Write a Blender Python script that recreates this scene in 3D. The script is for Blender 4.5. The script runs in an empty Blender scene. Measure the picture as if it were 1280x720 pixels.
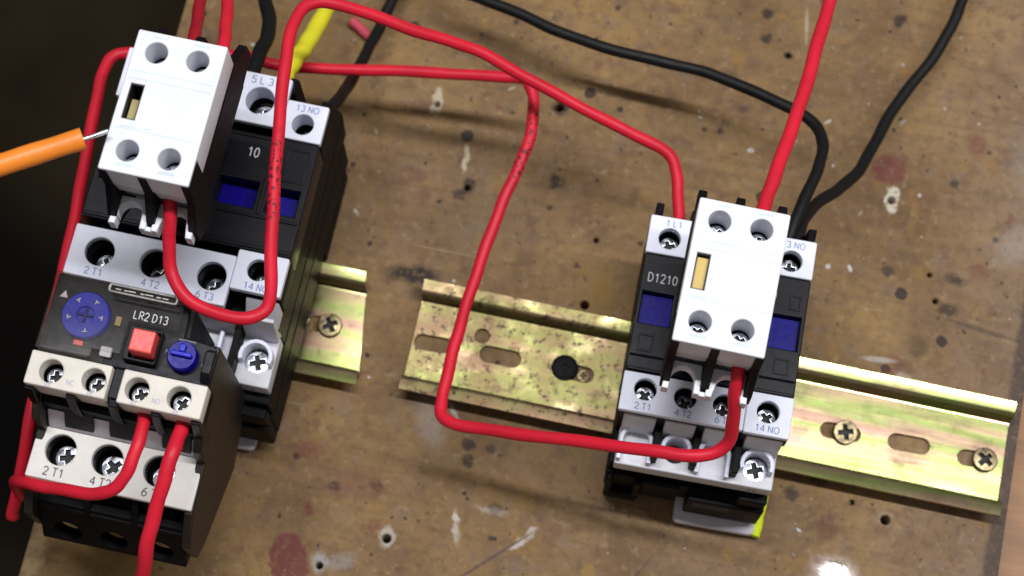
import bpy, bmesh, math, random
from mathutils import Vector, Matrix
random.seed(7)
MM = 0.001
scene = bpy.context.scene

# ---------------------------------------------------------------- camera
cam_data = bpy.data.cameras.new('camera')
cam = bpy.data.objects.new('camera', cam_data)
scene.collection.objects.link(cam)
_R = ((0.977200703, -0.203115693, 0.0618288119),
      (0.212317602, 0.934640379, -0.285251814),
      (0.000151415672, 0.291875618, 0.956456272))
cam.matrix_world = Matrix.Translation((-0.0249, -0.14683, 0.56798)) @ Matrix(_R).to_4x4()
cam_data.sensor_width = 36.0
cam_data.lens = 2419.0 / 1280.0 * 36.0
cam_data.clip_start = 0.01
cam_data.clip_end = 50.0
cam_data.dof.use_dof = True
cam_data.dof.focus_distance = 0.505
cam_data.dof.aperture_fstop = 15.0
scene.camera = cam

# ---------------------------------------------------------------- room light
world = bpy.data.worlds.new('World')
scene.world = world
world.use_nodes = True
world.node_tree.nodes['Background'].inputs[0].default_value = (1.0, 0.96, 0.92, 1)
world.node_tree.nodes['Background'].inputs[1].default_value = 0.20


def lamp(name, loc, target, sx, sy, power, col):
    d = bpy.data.lights.new(name, 'AREA')
    d.shape = 'RECTANGLE'
    d.size, d.size_y = sx, sy
    d.energy = power
    d.color = col
    o = bpy.data.objects.new(name, d)
    scene.collection.objects.link(o)
    v = Vector(target) - Vector(loc)
    o.location = loc
    # long side stays along world x
    z = -v.normalized()
    x = Vector((1, 0, 0)); y = z.cross(x).normalized(); x = y.cross(z).normalized()
    o.matrix_world = Matrix.Translation(loc) @ Matrix((x, y, z)).transposed().to_4x4()
    return o


lamp('fluorescent_tube', (0.15, 0.134, 1.02), (0.15, 0.05, 0), 1.2, 0.03, 13.0, (0.96, 0.97, 1.0))

vs = scene.view_settings
vs.view_transform = 'Standard'
vs.look = 'None'
vs.gamma = 1.0
vs.exposure = 0.0
vs.use_curve_mapping = False
scene.render.filter_size = 2.3


# ---------------------------------------------------------------- materials
class NT:
    def __init__(self, name):
        m = bpy.data.materials.new(name)
        m.use_nodes = True
        self.m = m
        self.n = m.node_tree.nodes
        self.l = m.node_tree.links
        self.b = self.n['Principled BSDF']

    def add(self, t, **kw):
        n = self.n.new(t)
        for k, v in kw.items():
            setattr(n, k, v)
        return n

    def val(self, sock, v):
        if hasattr(v, 'is_output') or isinstance(v, bpy.types.NodeSocket):
            self.l.new(v, sock)
        else:
            sock.default_value = v

    def coord(self, scale=(1, 1, 1), rotz=0.0):
        c = self.add('ShaderNodeTexCoord')
        mp = self.add('ShaderNodeMapping')
        self.l.new(c.outputs['Object'], mp.inputs[0])
        mp.inputs['Scale'].default_value = scale
        mp.inputs['Rotation'].default_value = (0, 0, rotz)
        return mp.outputs[0]

    def noise(self, vec, scale, detail=4, rough=0.55, w=None):
        n = self.add('ShaderNodeTexNoise')
        self.l.new(vec, n.inputs['Vector'])
        n.inputs['Scale'].default_value = scale
        n.inputs['Detail'].default_value = detail
        n.inputs['Roughness'].default_value = rough
        return n.outputs['Fac']

    def math(self, op, a, b=0.0, c=0.0, clamp=False):
        n = self.add('ShaderNodeMath', operation=op)
        n.use_clamp = clamp
        self.val(n.inputs[0], a); self.val(n.inputs[1], b); self.val(n.inputs[2], c)
        return n.outputs[0]

    def ss(self, v, lo, hi):
        n = self.add('ShaderNodeMapRange')
        n.interpolation_type = 'SMOOTHSTEP'
        self.val(n.inputs[0], v)
        n.inputs[1].default_value = lo; n.inputs[2].default_value = hi
        return n.outputs[0]

    def mix(self, f, a, b, mode='MIX'):
        n = self.add('ShaderNodeMix', data_type='RGBA', blend_type=mode)
        self.val(n.inputs[0], f)
        for s, v in ((n.inputs[6], a), (n.inputs[7], b)):
            if isinstance(v, tuple):
                s.default_value = v if len(v) == 4 else v + (1,)
            else:
                self.l.new(v, s)
        return n.outputs[2]

    def ramp(self, f, stops):
        n = self.add('ShaderNodeValToRGB')
        e = n.color_ramp.elements
        while len(e) < len(stops):
            e.new(0.5)
        for el, (p, c) in zip(e, stops):
            el.position = p
            el.color = c + (1,)
        self.val(n.inputs[0], f)
        return n.outputs[0]

    def bump(self, h, strength, dist=0.0002):
        n = self.add('ShaderNodeBump')
        n.inputs['Strength'].default_value = strength
        n.inputs['Distance'].default_value = dist
        self.l.new(h, n.inputs['Height'])
        self.l.new(n.outputs[0], self.b.inputs['Normal'])

    def set(self, **kw):
        for k, v in kw.items():
            s = self.b.inputs[k.replace('_', ' ')]
            if isinstance(v, tuple):
                s.default_value = v + (1,) if len(v) == 3 else v
            else:
                self.val(s, v)


def plastic(name, col, rough=0.42, var=0.12, grime=0.0, grime_col=(0.25, 0.2, 0.14), spec=0.5):
    t = NT(name)
    v = t.coord()
    a = t.noise(v, 130, 5)
    c = t.mix(t.ss(a, 0.3, 0.7), tuple(x * (1 - var) for x in col), tuple(min(1, x * (1 + var * 0.4)) for x in col))
    if grime:
        g = t.noise(v, 420, 6, 0.7)
        c = t.mix(t.math('MULTIPLY', t.ss(g, 0.52, 0.78), grime), c, grime_col)
    t.set(Base_Color=c, Roughness=t.math('MULTIPLY_ADD', t.noise(v, 600, 4), 0.25, rough - 0.12))
    t.b.inputs['Specular IOR Level'].default_value = spec
    t.bump(t.noise(v, 2600, 2), 0.12, 0.00008)
    return t.m


def wire_mat(name, col, rough=0.32, scuff=0.85):
    t = NT(name)
    v = t.coord()
    a = t.noise(v, 60, 4)
    c = t.mix(t.ss(a, 0.3, 0.7), tuple(x * 0.8 for x in col), col)
    g = t.noise(v, 900, 4, 0.6)
    zone = t.math('MULTIPLY', t.ss(t.noise(v, 24, 2), 0.54, 0.62), 0.15)
    for p in ((-0.065, 0.056, 0.034), (-0.1235, 0.012, 0.088)):          # worn print
        dv = t.add('ShaderNodeVectorMath', operation='DISTANCE')
        t.l.new(v, dv.inputs[0]); dv.inputs[1].default_value = p
        zone = t.math('MAXIMUM', zone, t.ss(dv.outputs['Value'], 0.016, 0.009))
    c = t.mix(t.math('MULTIPLY', t.math('MULTIPLY', t.ss(g, 0.53, 0.60), zone), scuff), c, (0.02, 0.012, 0.015))
    t.set(Base_Color=c, Roughness=t.math('MULTIPLY_ADD', t.noise(v, 300, 3), 0.25, rough))
    t.b.inputs['Specular IOR Level'].default_value = 0.28
    t.bump(t.noise(v, 350, 3), 0.25, 0.0002)
    return t.m


def metal(name, col, rough=0.25, tarnish=(0.3, 0.3, 0.3)):
    t = NT(name)
    v = t.coord()
    c = t.mix(t.ss(t.noise(v, 500, 5, 0.65), 0.35, 0.75), col, tarnish)
    t.set(Base_Color=c, Metallic=1.0, Roughness=t.math('MULTIPLY_ADD', t.noise(v, 900, 3), 0.3, rough - 0.08))
    t.bump(t.noise(v, 900, 3), 0.15, 0.0001)
    return t.m


M = {}
M['white'] = plastic('white_plastic', (0.77, 0.79, 0.91), 0.45, 0.05, 0.15, (0.5, 0.48, 0.5))
M['cap'] = plastic('bright_white_plastic', (0.74, 0.75, 0.80), 0.42, 0.04, 0.10, (0.5, 0.46, 0.42))
M['grey'] = plastic('grey_white_plastic', (0.62, 0.61, 0.66), 0.45, 0.10, 0.2)
M['clip'] = plastic('lilac_grey_plastic', (0.66, 0.63, 0.70), 0.45, 0.10, 0.2)
M['tan'] = plastic('cream_plastic', (0.70, 0.65, 0.57), 0.45, 0.06, 0.2)
M['cream'] = plastic('pale_cream_plastic', (0.72, 0.69, 0.64), 0.45, 0.06, 0.2)
M['black'] = plastic('black_plastic', (0.0045, 0.0042, 0.0056), 0.56, 0.3, 0.4, (0.010, 0.009, 0.009), 0.12)
M['panel'] = plastic('charcoal_plastic', (0.0075, 0.0070, 0.0105), 0.36, 0.25, 0.4, (0.014, 0.012, 0.014), 0.14)
M['cheek'] = plastic('brown_black_plastic', (0.016, 0.012, 0.008), 0.46, 0.3, 0.6, (0.04, 0.03, 0.018), 0.35)
M['cavity'] = plastic('dark_cavity', (0.006, 0.006, 0.007), 0.6, 0.2)
M['blue'] = plastic('blue_plastic', (0.008, 0.004, 0.22), 0.26, 0.15, 0.2, (0.004, 0.004, 0.15), 0.10)
M['dial'] = plastic('dial_blue_plastic', (0.018, 0.026, 0.50), 0.3, 0.15, spec=0.15)
M['yellow'] = plastic('ochre_plastic', (0.62, 0.42, 0.08), 0.4, 0.12)
M['olive'] = plastic('dull_olive_plastic', (0.36, 0.29, 0.10), 0.45, 0.3)
M['button'] = plastic('red_plastic', (0.82, 0.085, 0.075), 0.38, 0.08)
M['orange'] = plastic('orange_plastic', (0.85, 0.24, 0.02), 0.42, 0.10)
M['ink_blue'] = plastic('blue_ink', (0.27, 0.34, 0.60), 0.6, 0.1)
M['ink_pale'] = plastic('pale_cyan_ink', (0.60, 0.70, 0.79), 0.6, 0.1)
M['ink_white'] = plastic('white_ink', (0.62, 0.62, 0.64), 0.6, 0.1)
M['ink_grey'] = plastic('grey_ink', (0.18, 0.18, 0.2), 0.6, 0.1)
M['ink_lilac'] = plastic('lilac_ink', (0.42, 0.40, 0.62), 0.6, 0.1)
M['red_wire'] = wire_mat('red_insulation', (0.68, 0.014, 0.036))
M['dull_red_wire'] = wire_mat('dull_red_insulation', (0.42, 0.008, 0.025))
M['black_wire'] = wire_mat('black_insulation', (0.005, 0.005, 0.0055), 0.42, 0.2)
M['green_wire'] = wire_mat('yellow_green_insulation', (0.80, 0.74, 0.03), 0.4, 0.1)
M['lime_wire'] = wire_mat('lime_yellow_insulation', (0.82, 0.95, 0.02), 0.4, 0.1)
M['pink_wire'] = wire_mat('pink_red_insulation', (0.62, 0.08, 0.12), 0.4, 0.1)
M['screw'] = metal('zinc_screw', (0.72, 0.74, 0.80), 0.22, (0.5, 0.51, 0.56))
M['nickel'] = metal('bare_steel', (0.8, 0.8, 0.8), 0.2, (0.5, 0.5, 0.5))
M['brass'] = metal('brassy_screw', (0.34, 0.28, 0.16), 0.34, (0.16, 0.12, 0.07))


def rail_material(name, dirt, left_dirt):
    t = NT(name)
    v = t.coord((0.35, 3.2, 1))
    a = t.noise(v, 30, 3, 0.5)
    c = t.ramp(a, [(0.37, (0.42, 0.25, 0.19)), (0.44, (0.42, 0.32, 0.19)), (0.50, (0.29, 0.36, 0.11)),
                   (0.56, (0.40, 0.34, 0.17)), (0.63, (0.43, 0.25, 0.20))])
    mm = t.coord((1000, 1000, 1000))
    sx = t.add('ShaderNodeSeparateXYZ')
    t.l.new(mm, sx.inputs[0])
    d = t.math('MULTIPLY_ADD', t.ss(sx.outputs[0], 0, -30), left_dirt, dirt)     # the far end is the dirtier one
    g2 = t.noise(mm, 0.075, 6, 0.62)
    f2 = t.math('MULTIPLY', t.ss(g2, 0.22, 0.52), d)
    g3 = t.noise(mm, 0.12, 4, 0.6)
    c = t.mix(t.math('MULTIPLY', f2, 0.85), c, t.mix(t.ss(g3, 0.38, 0.62), (0.175, 0.112, 0.050), (0.20, 0.180, 0.062)))
    g = t.noise(mm, 0.5, 5, 0.68)
    sp = t.math('MULTIPLY', t.ss(g, 0.54, 0.64), d)
    c = t.mix(sp, c, (0.045, 0.030, 0.020))
    g4 = t.noise(mm, 0.16, 5, 0.65)
    c = t.mix(t.math('MULTIPLY', t.ss(g4, 0.54, 0.68), t.math('MULTIPLY', d, 0.7)), c, (0.085, 0.055, 0.030))
    t.set(Base_Color=c, Metallic=t.math('SUBTRACT', 0.95, t.math('MULTIPLY', f2, 0.12)),
          Roughness=t.math('ADD', t.math('MULTIPLY_ADD', t.noise(t.coord((0.25, 3, 1)), 240, 4), 0.10, 0.085), t.math('MULTIPLY', f2, 0.35)))
    t.bump(t.noise(t.coord((0.3, 3, 1)), 400, 3), 0.05, 0.0001)
    return t.m


M['rail'] = rail_material('yellow_passivated_zinc', 0.16, 0.75)
M['rail_clean'] = rail_material('yellow_passivated_zinc_clean', 0.3, 0.0)


def smoked():
    t = NT('smoked_clear_plastic')
    n, l = t.n, t.l
    out = n['Material Output']
    tr = n.new('ShaderNodeBsdfTransparent')
    tr.inputs[0].default_value = (0.90, 0.88, 0.86, 1)
    gl = n.new('ShaderNodeBsdfPrincipled')
    gl.inputs['Base Color'].default_value = (0.06, 0.055, 0.05, 1)
    gl.inputs['Roughness'].default_value = 0.12
    mx = n.new('ShaderNodeMixShader')
    v = t.coord()
    t.l.new(t.math('MULTIPLY_ADD', t.noise(v, 300, 4), 0.09, 0.005), mx.inputs[0])
    l.new(tr.outputs[0], mx.inputs[1]); l.new(gl.outputs[0], mx.inputs[2])
    l.new(mx.outputs[0], out.inputs[0])
    return t.m


M['smoked'] = smoked()
M['clear_edge'] = plastic('glinting_clear_edge', (0.26, 0.25, 0.23), 0.25, 0.3)  # opaque grey stands in for glints on clear plastic edges


def board_material():
    t = NT('stained_plywood')
    mm = t.coord((1000, 1000, 1000))
    base = t.noise(mm, 0.022, 7, 0.62)
    c = t.ramp(base, [(0.28, (0.112, 0.062, 0.030)), (0.42, (0.196, 0.116, 0.051)), (0.53, (0.248, 0.150, 0.063)),
                      (0.64, (0.320, 0.192, 0.068)), (0.76, (0.222, 0.142, 0.076))])
    # greyer, mauve worn zones
    wz = t.noise(mm, 0.0105, 4, 0.6)
    c = t.mix(t.math('MULTIPLY', t.ss(wz, 0.50, 0.68), 0.5), c, (0.170, 0.112, 0.074))
    # worn pale right margin
    sx = t.add('ShaderNodeSeparateXYZ')
    t.l.new(mm, sx.inputs[0])
    edge = t.ss(t.math('ADD', sx.outputs[0], t.math('MULTIPLY', t.math('SUBTRACT', base, 0.5), 60)), 45, 105)
    c = t.mix(t.math('MULTIPLY', edge, 0.5), c, (0.24, 0.170, 0.130))
    # grain streaks
    gr = t.noise(t.coord((1000, 9000, 1000), 0.18), 0.035, 5, 0.6)
    c = t.mix(t.math('MULTIPLY', t.ss(gr, 0.46, 0.74), 0.30), c, (0.085, 0.055, 0.035))
    # fibre scale mottling
    fm = t.noise(mm, 0.34, 6, 0.7)
    c = t.mix(t.math('MULTIPLY', t.ss(fm, 0.46, 0.72), 0.42), c, (0.070, 0.042, 0.028))
    fb = t.noise(mm, 0.14, 4, 0.6)
    c = t.mix(t.math('MULTIPLY', t.ss(fb, 0.52, 0.68), 0.45), c, (0.115, 0.062, 0.042))
    fo = t.noise(mm, 0.06, 4, 0.6)
    c = t.mix(t.math('MULTIPLY', t.ss(fo, 0.58, 0.70), 0.5), c, (0.30, 0.165, 0.045))
    fg = t.noise(mm, 0.11, 4, 0.6)
    c = t.mix(t.math('MULTIPLY', t.ss(fg, 0.56, 0.70), 0.35), c, (0.21, 0.155, 0.125))
    fm2 = t.noise(mm, 0.30, 5, 0.65)
    c = t.mix(t.math('MULTIPLY', t.ss(fm2, 0.54, 0.70), 0.45), c, (0.36, 0.25, 0.14))
    # reddish drips
    rd = t.noise(mm, 0.085, 3, 0.5)
    c = t.mix(t.math('MULTIPLY', t.ss(rd, 0.66, 0.72), 0.45), c, (0.16, 0.055, 0.042))
    # specks of several sizes
    for sc, rad, keep, col, amt in ((0.085, 0.22, 0.50, (0.022, 0.016, 0.018), 0.85), (0.17, 0.22, 0.60, (0.030, 0.020, 0.018), 0.75),
                                    (0.36, 0.22, 0.62, (0.04, 0.024, 0.018), 0.6), (0.13, 0.10, 0.86, (0.62, 0.58, 0.52), 0.8),
                                    (0.30, 0.12, 0.84, (0.5, 0.45, 0.38), 0.6)):
        vo = t.add('ShaderNodeTexVoronoi')
        vo.inputs['Scale'].default_value = sc
        nz = t.add('ShaderNodeVectorMath', operation='MULTIPLY_ADD')
        nn = t.add('ShaderNodeTexNoise')
        t.l.new(mm, nn.inputs['Vector']); nn.inputs['Scale'].default_value = 0.5
        t.l.new(nn.outputs['Color'], nz.inputs[0]); nz.inputs[1].default_value = (1.6, 1.6, 0)
        t.l.new(mm, nz.inputs[2])
        t.l.new(nz.outputs[0], vo.inputs['Vector'])
        sc2 = t.add('ShaderNodeSeparateColor')
        t.l.new(vo.outputs['Color'], sc2.inputs[0])
        k = t.math('GREATER_THAN', sc2.outputs[0], keep)
        # radius varies per cell
        rr = t.math('MULTIPLY', sc2.outputs[1], rad)
        d = t.math('SUBTRACT', rr, vo.outputs['Distance'])
        f = t.math('MULTIPLY', t.ss(d, 0.0, 0.035), t.math('MULTIPLY', k, amt))
        c = t.mix(f, c, col)
    # fine scratches
    for rot, th in ((0.5, 0.735), (-0.9, 0.75), (1.3, 0.745)):
        s = t.noise(t.coord((600, 26000, 1000), rot), 0.03, 3, 0.5)
        msk = t.ss(t.noise(mm, 0.02, 2), 0.5, 0.6)
        c = t.mix(t.math('MULTIPLY', t.math('MULTIPLY', t.ss(s, th - 0.05, th + 0.02), msk), 0.5), c, (0.42, 0.35, 0.27))
    # individual stains, paint spots and scars: x, y, half-width, half-height, turn, colour, amount, softness
    RED = (0.15, 0.036, 0.034); WHT = (0.58, 0.54, 0.50); DRK = (0.016, 0.012, 0.015); PAL = (0.50, 0.42, 0.30); OCH = (0.30, 0.18, 0.05)
    st = [(45.5, 85.5, 5.6, 5.0, 0, RED, .8, .3), (-108, -73.5, 5.6, 8.5, .35, RED, .9, .1), (-110.5, -39.8, 5, 2.6, .2, RED, .55, .5),
          (-115.4, 101.3, 4, 3, 0, RED, .45, .5), (-93, -47, 9, 5, .2, RED, .35, .6), (-106, -57.5, 1.2, 2, 0, RED, .8, .3), (-86, -58, 1.5, 2, 0, RED, .5, .3),
          (78, 58, 3, 3, 0, RED, .4, .5), (57, 23, 3, 4, 0, RED, .35, .5), (71, 99, 3, 4, .3, RED, .5, .5), (63, 30, 2.6, 3.2, 0, DRK, .35, .5),
          
          (-62, -53.4, .95, 4.4, .25, WHT, .6, .6), (-63, -50.5, 1.2, 1, 0, WHT, .7, .3), (-53, -46.0, 4.5, .92, -.05, WHT, .4, .7), (-43, -54, .92, 2.6, -.85, WHT, .7, .5),
          (-40, -50, .95, 2.2, -.7, WHT, .6, .5), (-50, -60, .45, 15, -.80, (0.09, .06, .05), .8, .4),
          (-97.8, 77.8, 1.7, 4.6, .1, PAL, .95, .2), (-85, 60.5, 1.0, 4.4, .1, PAL, .9, .25), (-81.8, 52.5, 2, 2.4, 0, DRK, .8, .4),
          (47.8, 76, 2.2, 4.2, .1, (.56, .50, .40), .95, .2), (-81.4, -60.5, 2.2, 3.4, .1, (.46, .40, .34), .9, .25), (-99, -72, 2.2, 3.0, 0, (.40, .38, .38), .7, .4),
          (-93, -70.5, 4.5, 2.2, .5, (.30, .27, .26), .55, .6), (61.7, -24.1, 2.2, 2.2, 0, (.33, .26, .2), .6, .4),
          (-59.4, 83.9, 2.5, 2.6, 0, DRK, .85, .3), (-55.5, 59.1, 2.5, 2.4, 0, DRK, .8, .4), (-83.9, 48.9, 2.2, 2, 0, DRK, .7, .4),
          (71.1, 54, 3, 2.0, 0, DRK, .7, .5), (50.3, 52.2, 1.9, 1.8, 0, DRK, .7, .4), (-0.9, 129.9, 2, 2, 0, DRK, .8, .4), (-.2, 121.2, 2, 1.7, 0, DRK, .8, .4),
          (40.8, 136.7, 2, 2.3, 0, DRK, .8, .4), (8, 117, 1.6, 1.5, 0, DRK, .8, .4), (66.5, 85.1, 1.7, 1.7, 0, DRK, .7, .4), (-2.5, 95.7, 2, 1.5, 0, DRK, .5, .5),
          (40, -15, 3, 3, 0, DRK, .7, .4), (33, -22, 2, 2.4, 0, DRK, .7, .4), (45, -30, 3, 4, 0, (.12, .05, .045), .6, .5), (-9, 105, 3, 2.6, 0, DRK, .55, .5),
          (-92, 20.5, 8, 2.6, .1, (.018, .014, .012), .92, .5), (-84, 16, 7, 2.0, .12, (.018, .014, .012), .7, .7), (-64, -28, 2, 1.8, 0, DRK, .8, .4), (-57, -28, 2, 1.5, 0, DRK, .6, .4),
          (-63, -33, 1.8, 2, 0, DRK, .8, .4), (-100, -49, 1.8, 1.6, 0, DRK, .6, .4), (-88, -46, 2, 1.6, 0, DRK, .5, .4), (-52, -45, 2, 1.8, 0, DRK, .5, .4),
          (-125, -35, 6, 3, .1, (.34, .30, .27), .35, .7), (-77, -24, 4, 7, .5, (.36, .32, .30), .45, .6), (-70, -20, .8, 4, .6, WHT, .5, .4),
          (-33, 26, 4, 5, 0, OCH, .55, .6), (-38, 32, 5, 3, 0, OCH, .45, .6), (-137, -60, 10, 14, 0, OCH, .35, .8), (-158, -84, 16, 9, 0, OCH, .55, .7),
          (-150, 88, 14, 10, 0, OCH, .35, .8), (2, 82.5, 1.1, .8, 0, WHT, .9, .2), (28, 83, .5, .5, 0, WHT, .9, .2), (56, 79, .6, .6, 0, WHT, .9, .2), (32, 50, .8, .8, 0, WHT, .8, .2),
          (52, 24, 5, .9, .1, WHT, .5, .4), (60, 20, 2, 1.2, 0, WHT, .4, .5), (90, 70, 9, 5, .6, (.36, .31, .28), .5, .8), (92, 95, 8, 12, .2, (.30, .25, .22), .5, .8),
          (80, 40, 12, .7, -.1, (.06, .045, .04), .6, .5), (70, 44, 3, 2, 0, DRK, .7, .5), (-10, 60, .3, 9, .05, (.07, .05, .04), .7, .5), (10, 143, .6, 5, .2, PAL, .7, .4), (12, 128, .6, 6, .15, PAL, .6, .4),
          (18, 36, 7, 1.2, .1, (.35, .28, .2), .5, .5), (-10, -62, .4, 14, -.45, (.07, .05, .04), .7, .5), (-21, -58, 2, 3, 0, OCH, .7, .4), (-25, -66, 3, 2, 0, OCH, .7, .4),
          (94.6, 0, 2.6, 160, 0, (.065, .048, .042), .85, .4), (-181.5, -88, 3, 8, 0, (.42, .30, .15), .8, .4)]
    wob = t.add('ShaderNodeTexNoise')
    t.l.new(mm, wob.inputs['Vector']); wob.inputs['Scale'].default_value = 0.30; wob.inputs['Detail'].default_value = 4
    wv = t.add('ShaderNodeVectorMath', operation='MULTIPLY_ADD')
    ws = t.add('ShaderNodeVectorMath', operation='SUBTRACT')
    t.l.new(wob.outputs['Color'], ws.inputs[0]); ws.inputs[1].default_value = (.5, .5, .5)
    t.l.new(ws.outputs[0], wv.inputs[0]); wv.inputs[1].default_value = (3.6, 3.6, 0); t.l.new(mm, wv.inputs[2])
    brk = t.ss(t.noise(mm, 0.55, 5, 0.7), 0.30, 0.52)
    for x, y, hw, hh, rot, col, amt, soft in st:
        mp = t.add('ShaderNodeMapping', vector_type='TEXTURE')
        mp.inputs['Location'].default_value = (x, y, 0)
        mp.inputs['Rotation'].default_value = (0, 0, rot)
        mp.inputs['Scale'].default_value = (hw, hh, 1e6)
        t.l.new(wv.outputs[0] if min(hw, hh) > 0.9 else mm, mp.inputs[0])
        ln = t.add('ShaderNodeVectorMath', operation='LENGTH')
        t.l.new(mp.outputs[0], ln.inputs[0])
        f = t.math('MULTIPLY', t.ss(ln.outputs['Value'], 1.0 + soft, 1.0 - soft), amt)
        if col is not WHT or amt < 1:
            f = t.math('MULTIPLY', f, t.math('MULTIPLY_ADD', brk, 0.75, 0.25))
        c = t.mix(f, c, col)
    # a glossy run of varnish near the front edge
    mp = t.add('ShaderNodeMapping', vector_type='TEXTURE')
    mp.inputs['Location'].default_value = (49.5, -43, 0)
    mp.inputs['Scale'].default_value = (8.0, 6.0, 1e6)
    t.l.new(wv.outputs[0], mp.inputs[0])
    ln = t.add('ShaderNodeVectorMath', operation='LENGTH')
    t.l.new(mp.outputs[0], ln.inputs[0])
    gloss = t.ss(ln.outputs['Value'], 1.25, 0.35)
    rough = t.math('MULTIPLY_ADD', t.noise(mm, 0.12, 5), 0.35, 0.40)
    t.set(Base_Color=c, Roughness=t.math('MULTIPLY', rough, t.math('SUBTRACT', 1.0, t.math('MULTIPLY', gloss, 0.74))))
    t.val(t.b.inputs['Specular IOR Level'], t.math('MULTIPLY_ADD', gloss, 0.7, 0.18))
    h = t.math('ADD', t.noise(mm, 0.5, 6, 0.65), t.math('MULTIPLY', gr, 0.8))
    t.bump(t.math('MULTIPLY', h, t.math('SUBTRACT', 1.0, t.math('MULTIPLY', gloss, 0.9))), 0.5, 0.0007)
    return t.m


M['board'] = board_material()


def wood(name, a, b):
    t = NT(name)
    v = t.coord((1000, 7000, 1000))
    n = t.noise(v, 0.02, 6, 0.6)
    t.set(Base_Color=t.mix(t.ss(n, 0.35, 0.7), a, b), Roughness=0.5)
    t.bump(n, 0.2, 0.0004)
    return t.m


M['bench'] = wood('orange_varnished_wood', (0.36, 0.17, 0.055), (0.22, 0.10, 0.035))


def floor_material():
    t = NT('dark_worn_concrete')
    v = t.coord()
    n = t.noise(v, 3.2, 6, 0.6)
    n2 = t.noise(v, 14, 5, 0.6)
    c = t.ramp(n, [(0.32, (0.014, 0.010, 0.006)), (0.5, (0.042, 0.033, 0.019)), (0.7, (0.074, 0.059, 0.036))])
    c = t.mix(t.math('MULTIPLY', n2, 0.4), c, (0.045, 0.036, 0.022))
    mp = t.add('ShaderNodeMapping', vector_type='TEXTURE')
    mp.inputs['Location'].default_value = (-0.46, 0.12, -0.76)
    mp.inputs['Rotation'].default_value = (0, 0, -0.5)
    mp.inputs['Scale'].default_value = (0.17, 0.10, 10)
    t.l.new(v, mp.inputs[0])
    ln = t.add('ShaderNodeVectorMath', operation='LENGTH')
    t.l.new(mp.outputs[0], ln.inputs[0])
    c = t.mix(t.math('MULTIPLY', t.ss(ln.outputs['Value'], 1.5, 0.6), 0.9), c, (0.004, 0.004, 0.005))  # board's shadow on the floor painted in as a near-black patch
    t.set(Base_Color=c, Roughness=0.85)
    t.b.inputs['Specular IOR Level'].default_value = 0.05
    t.bump(n2, 0.3, 0.002)
    return t.m


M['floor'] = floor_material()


# ---------------------------------------------------------------- mesh helpers (millimetres in, metres out)
def link(o, parent=None):
    scene.collection.objects.link(o)
    if parent is not None:
        o.parent = parent
    return o


def tag(o, label=None, cat=None, group=None, kind=None):
    for k, v in (('label', label), ('category', cat), ('group', group), ('kind', kind)):
        if v:
            o[k] = v
    return o


def empty(name, loc=(0, 0, 0), rz=0.0, label=None, cat=None, group=None):
    o = bpy.data.objects.new(name, None)
    o.empty_display_size = 0.01
    o.location = [c * MM for c in loc]
    o.rotation_euler = (0, 0, rz)
    link(o)
    return tag(o, label, cat, group)


class B:
    def __init__(self):
        self.bm = bmesh.new()

    def box(self, x0, x1, y0, y1, z0, z1):
        v = [self.bm.verts.new((x * MM, y * MM, z * MM)) for z in (z0, z1) for y in (y0, y1) for x in (x0, x1)]
        for f in ((0, 2, 3, 1), (4, 5, 7, 6), (0, 1, 5, 4), (2, 6, 7, 3), (0, 4, 6, 2), (1, 3, 7, 5)):
            self.bm.faces.new([v[i] for i in f])
        return self

    def prism_x(self, prof, x0, x1):
        """closed (y, z) outline pushed along x"""
        n = len(prof)
        a = [self.bm.verts.new((x0 * MM, y * MM, z * MM)) for y, z in prof]
        b = [self.bm.verts.new((x1 * MM, y * MM, z * MM)) for y, z in prof]
        for i in range(n):
            j = (i + 1) % n
            self.bm.faces.new((a[i], a[j], b[j], b[i]))
        self.bm.faces.new(list(reversed(a)))
        self.bm.faces.new(b)
        return self

    def lathe(self, prof, cx, cy, n=24):
        """(r, z) profile turned about a vertical axis"""
        rings = []
        for r, z in prof:
            if r < 1e-6:
                rings.append([self.bm.verts.new((cx * MM, cy * MM, z * MM))])
            else:
                rings.append([self.bm.verts.new(((cx + r * math.cos(2 * math.pi * k / n)) * MM,
                                                 (cy + r * math.sin(2 * math.pi * k / n)) * MM, z * MM)) for k in range(n)])
        for p, q in zip(rings, rings[1:]):
            for k in range(n):
                m = (k + 1) % n
                if len(p) == 1:
                    self.bm.faces.new((p[0], q[k], q[m]))
                elif len(q) == 1:
                    self.bm.faces.new((p[k], q[0], p[m]))
                else:
                    self.bm.faces.new((p[k], q[k], q[m], p[m]))
        return self

    def mesh(self, name, smooth_angle=35):
        bmesh.ops.recalc_face_normals(self.bm, faces=self.bm.faces)
        me = bpy.data.meshes.new(name)
        self.bm.to_mesh(me)
        self.bm.free()
        me.polygons.foreach_set('use_smooth', [True] * len(me.polygons))
        me.set_sharp_from_angle(angle=math.radians(smooth_angle))
        return me

    def build(self, name, mat, parent=None, bevel=0.3):
        me = self.mesh(name)
        me.materials.append(M[mat])
        o = link(bpy.data.objects.new(name, me), parent)
        if bevel:
            add_bevel(o, bevel)
        return o


def add_bevel(o, w, seg=2):
    m = o.modifiers.new('edges', 'BEVEL')
    m.width = w * MM
    m.segments = seg
    m.limit_method = 'ANGLE'
    m.angle_limit = math.radians(40)
    m.harden_normals = True


def circle(x, y, r, n=28):
    return [(x + r * math.cos(2 * math.pi * k / n), y + r * math.sin(2 * math.pi * k / n)) for k in range(n)]


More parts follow.
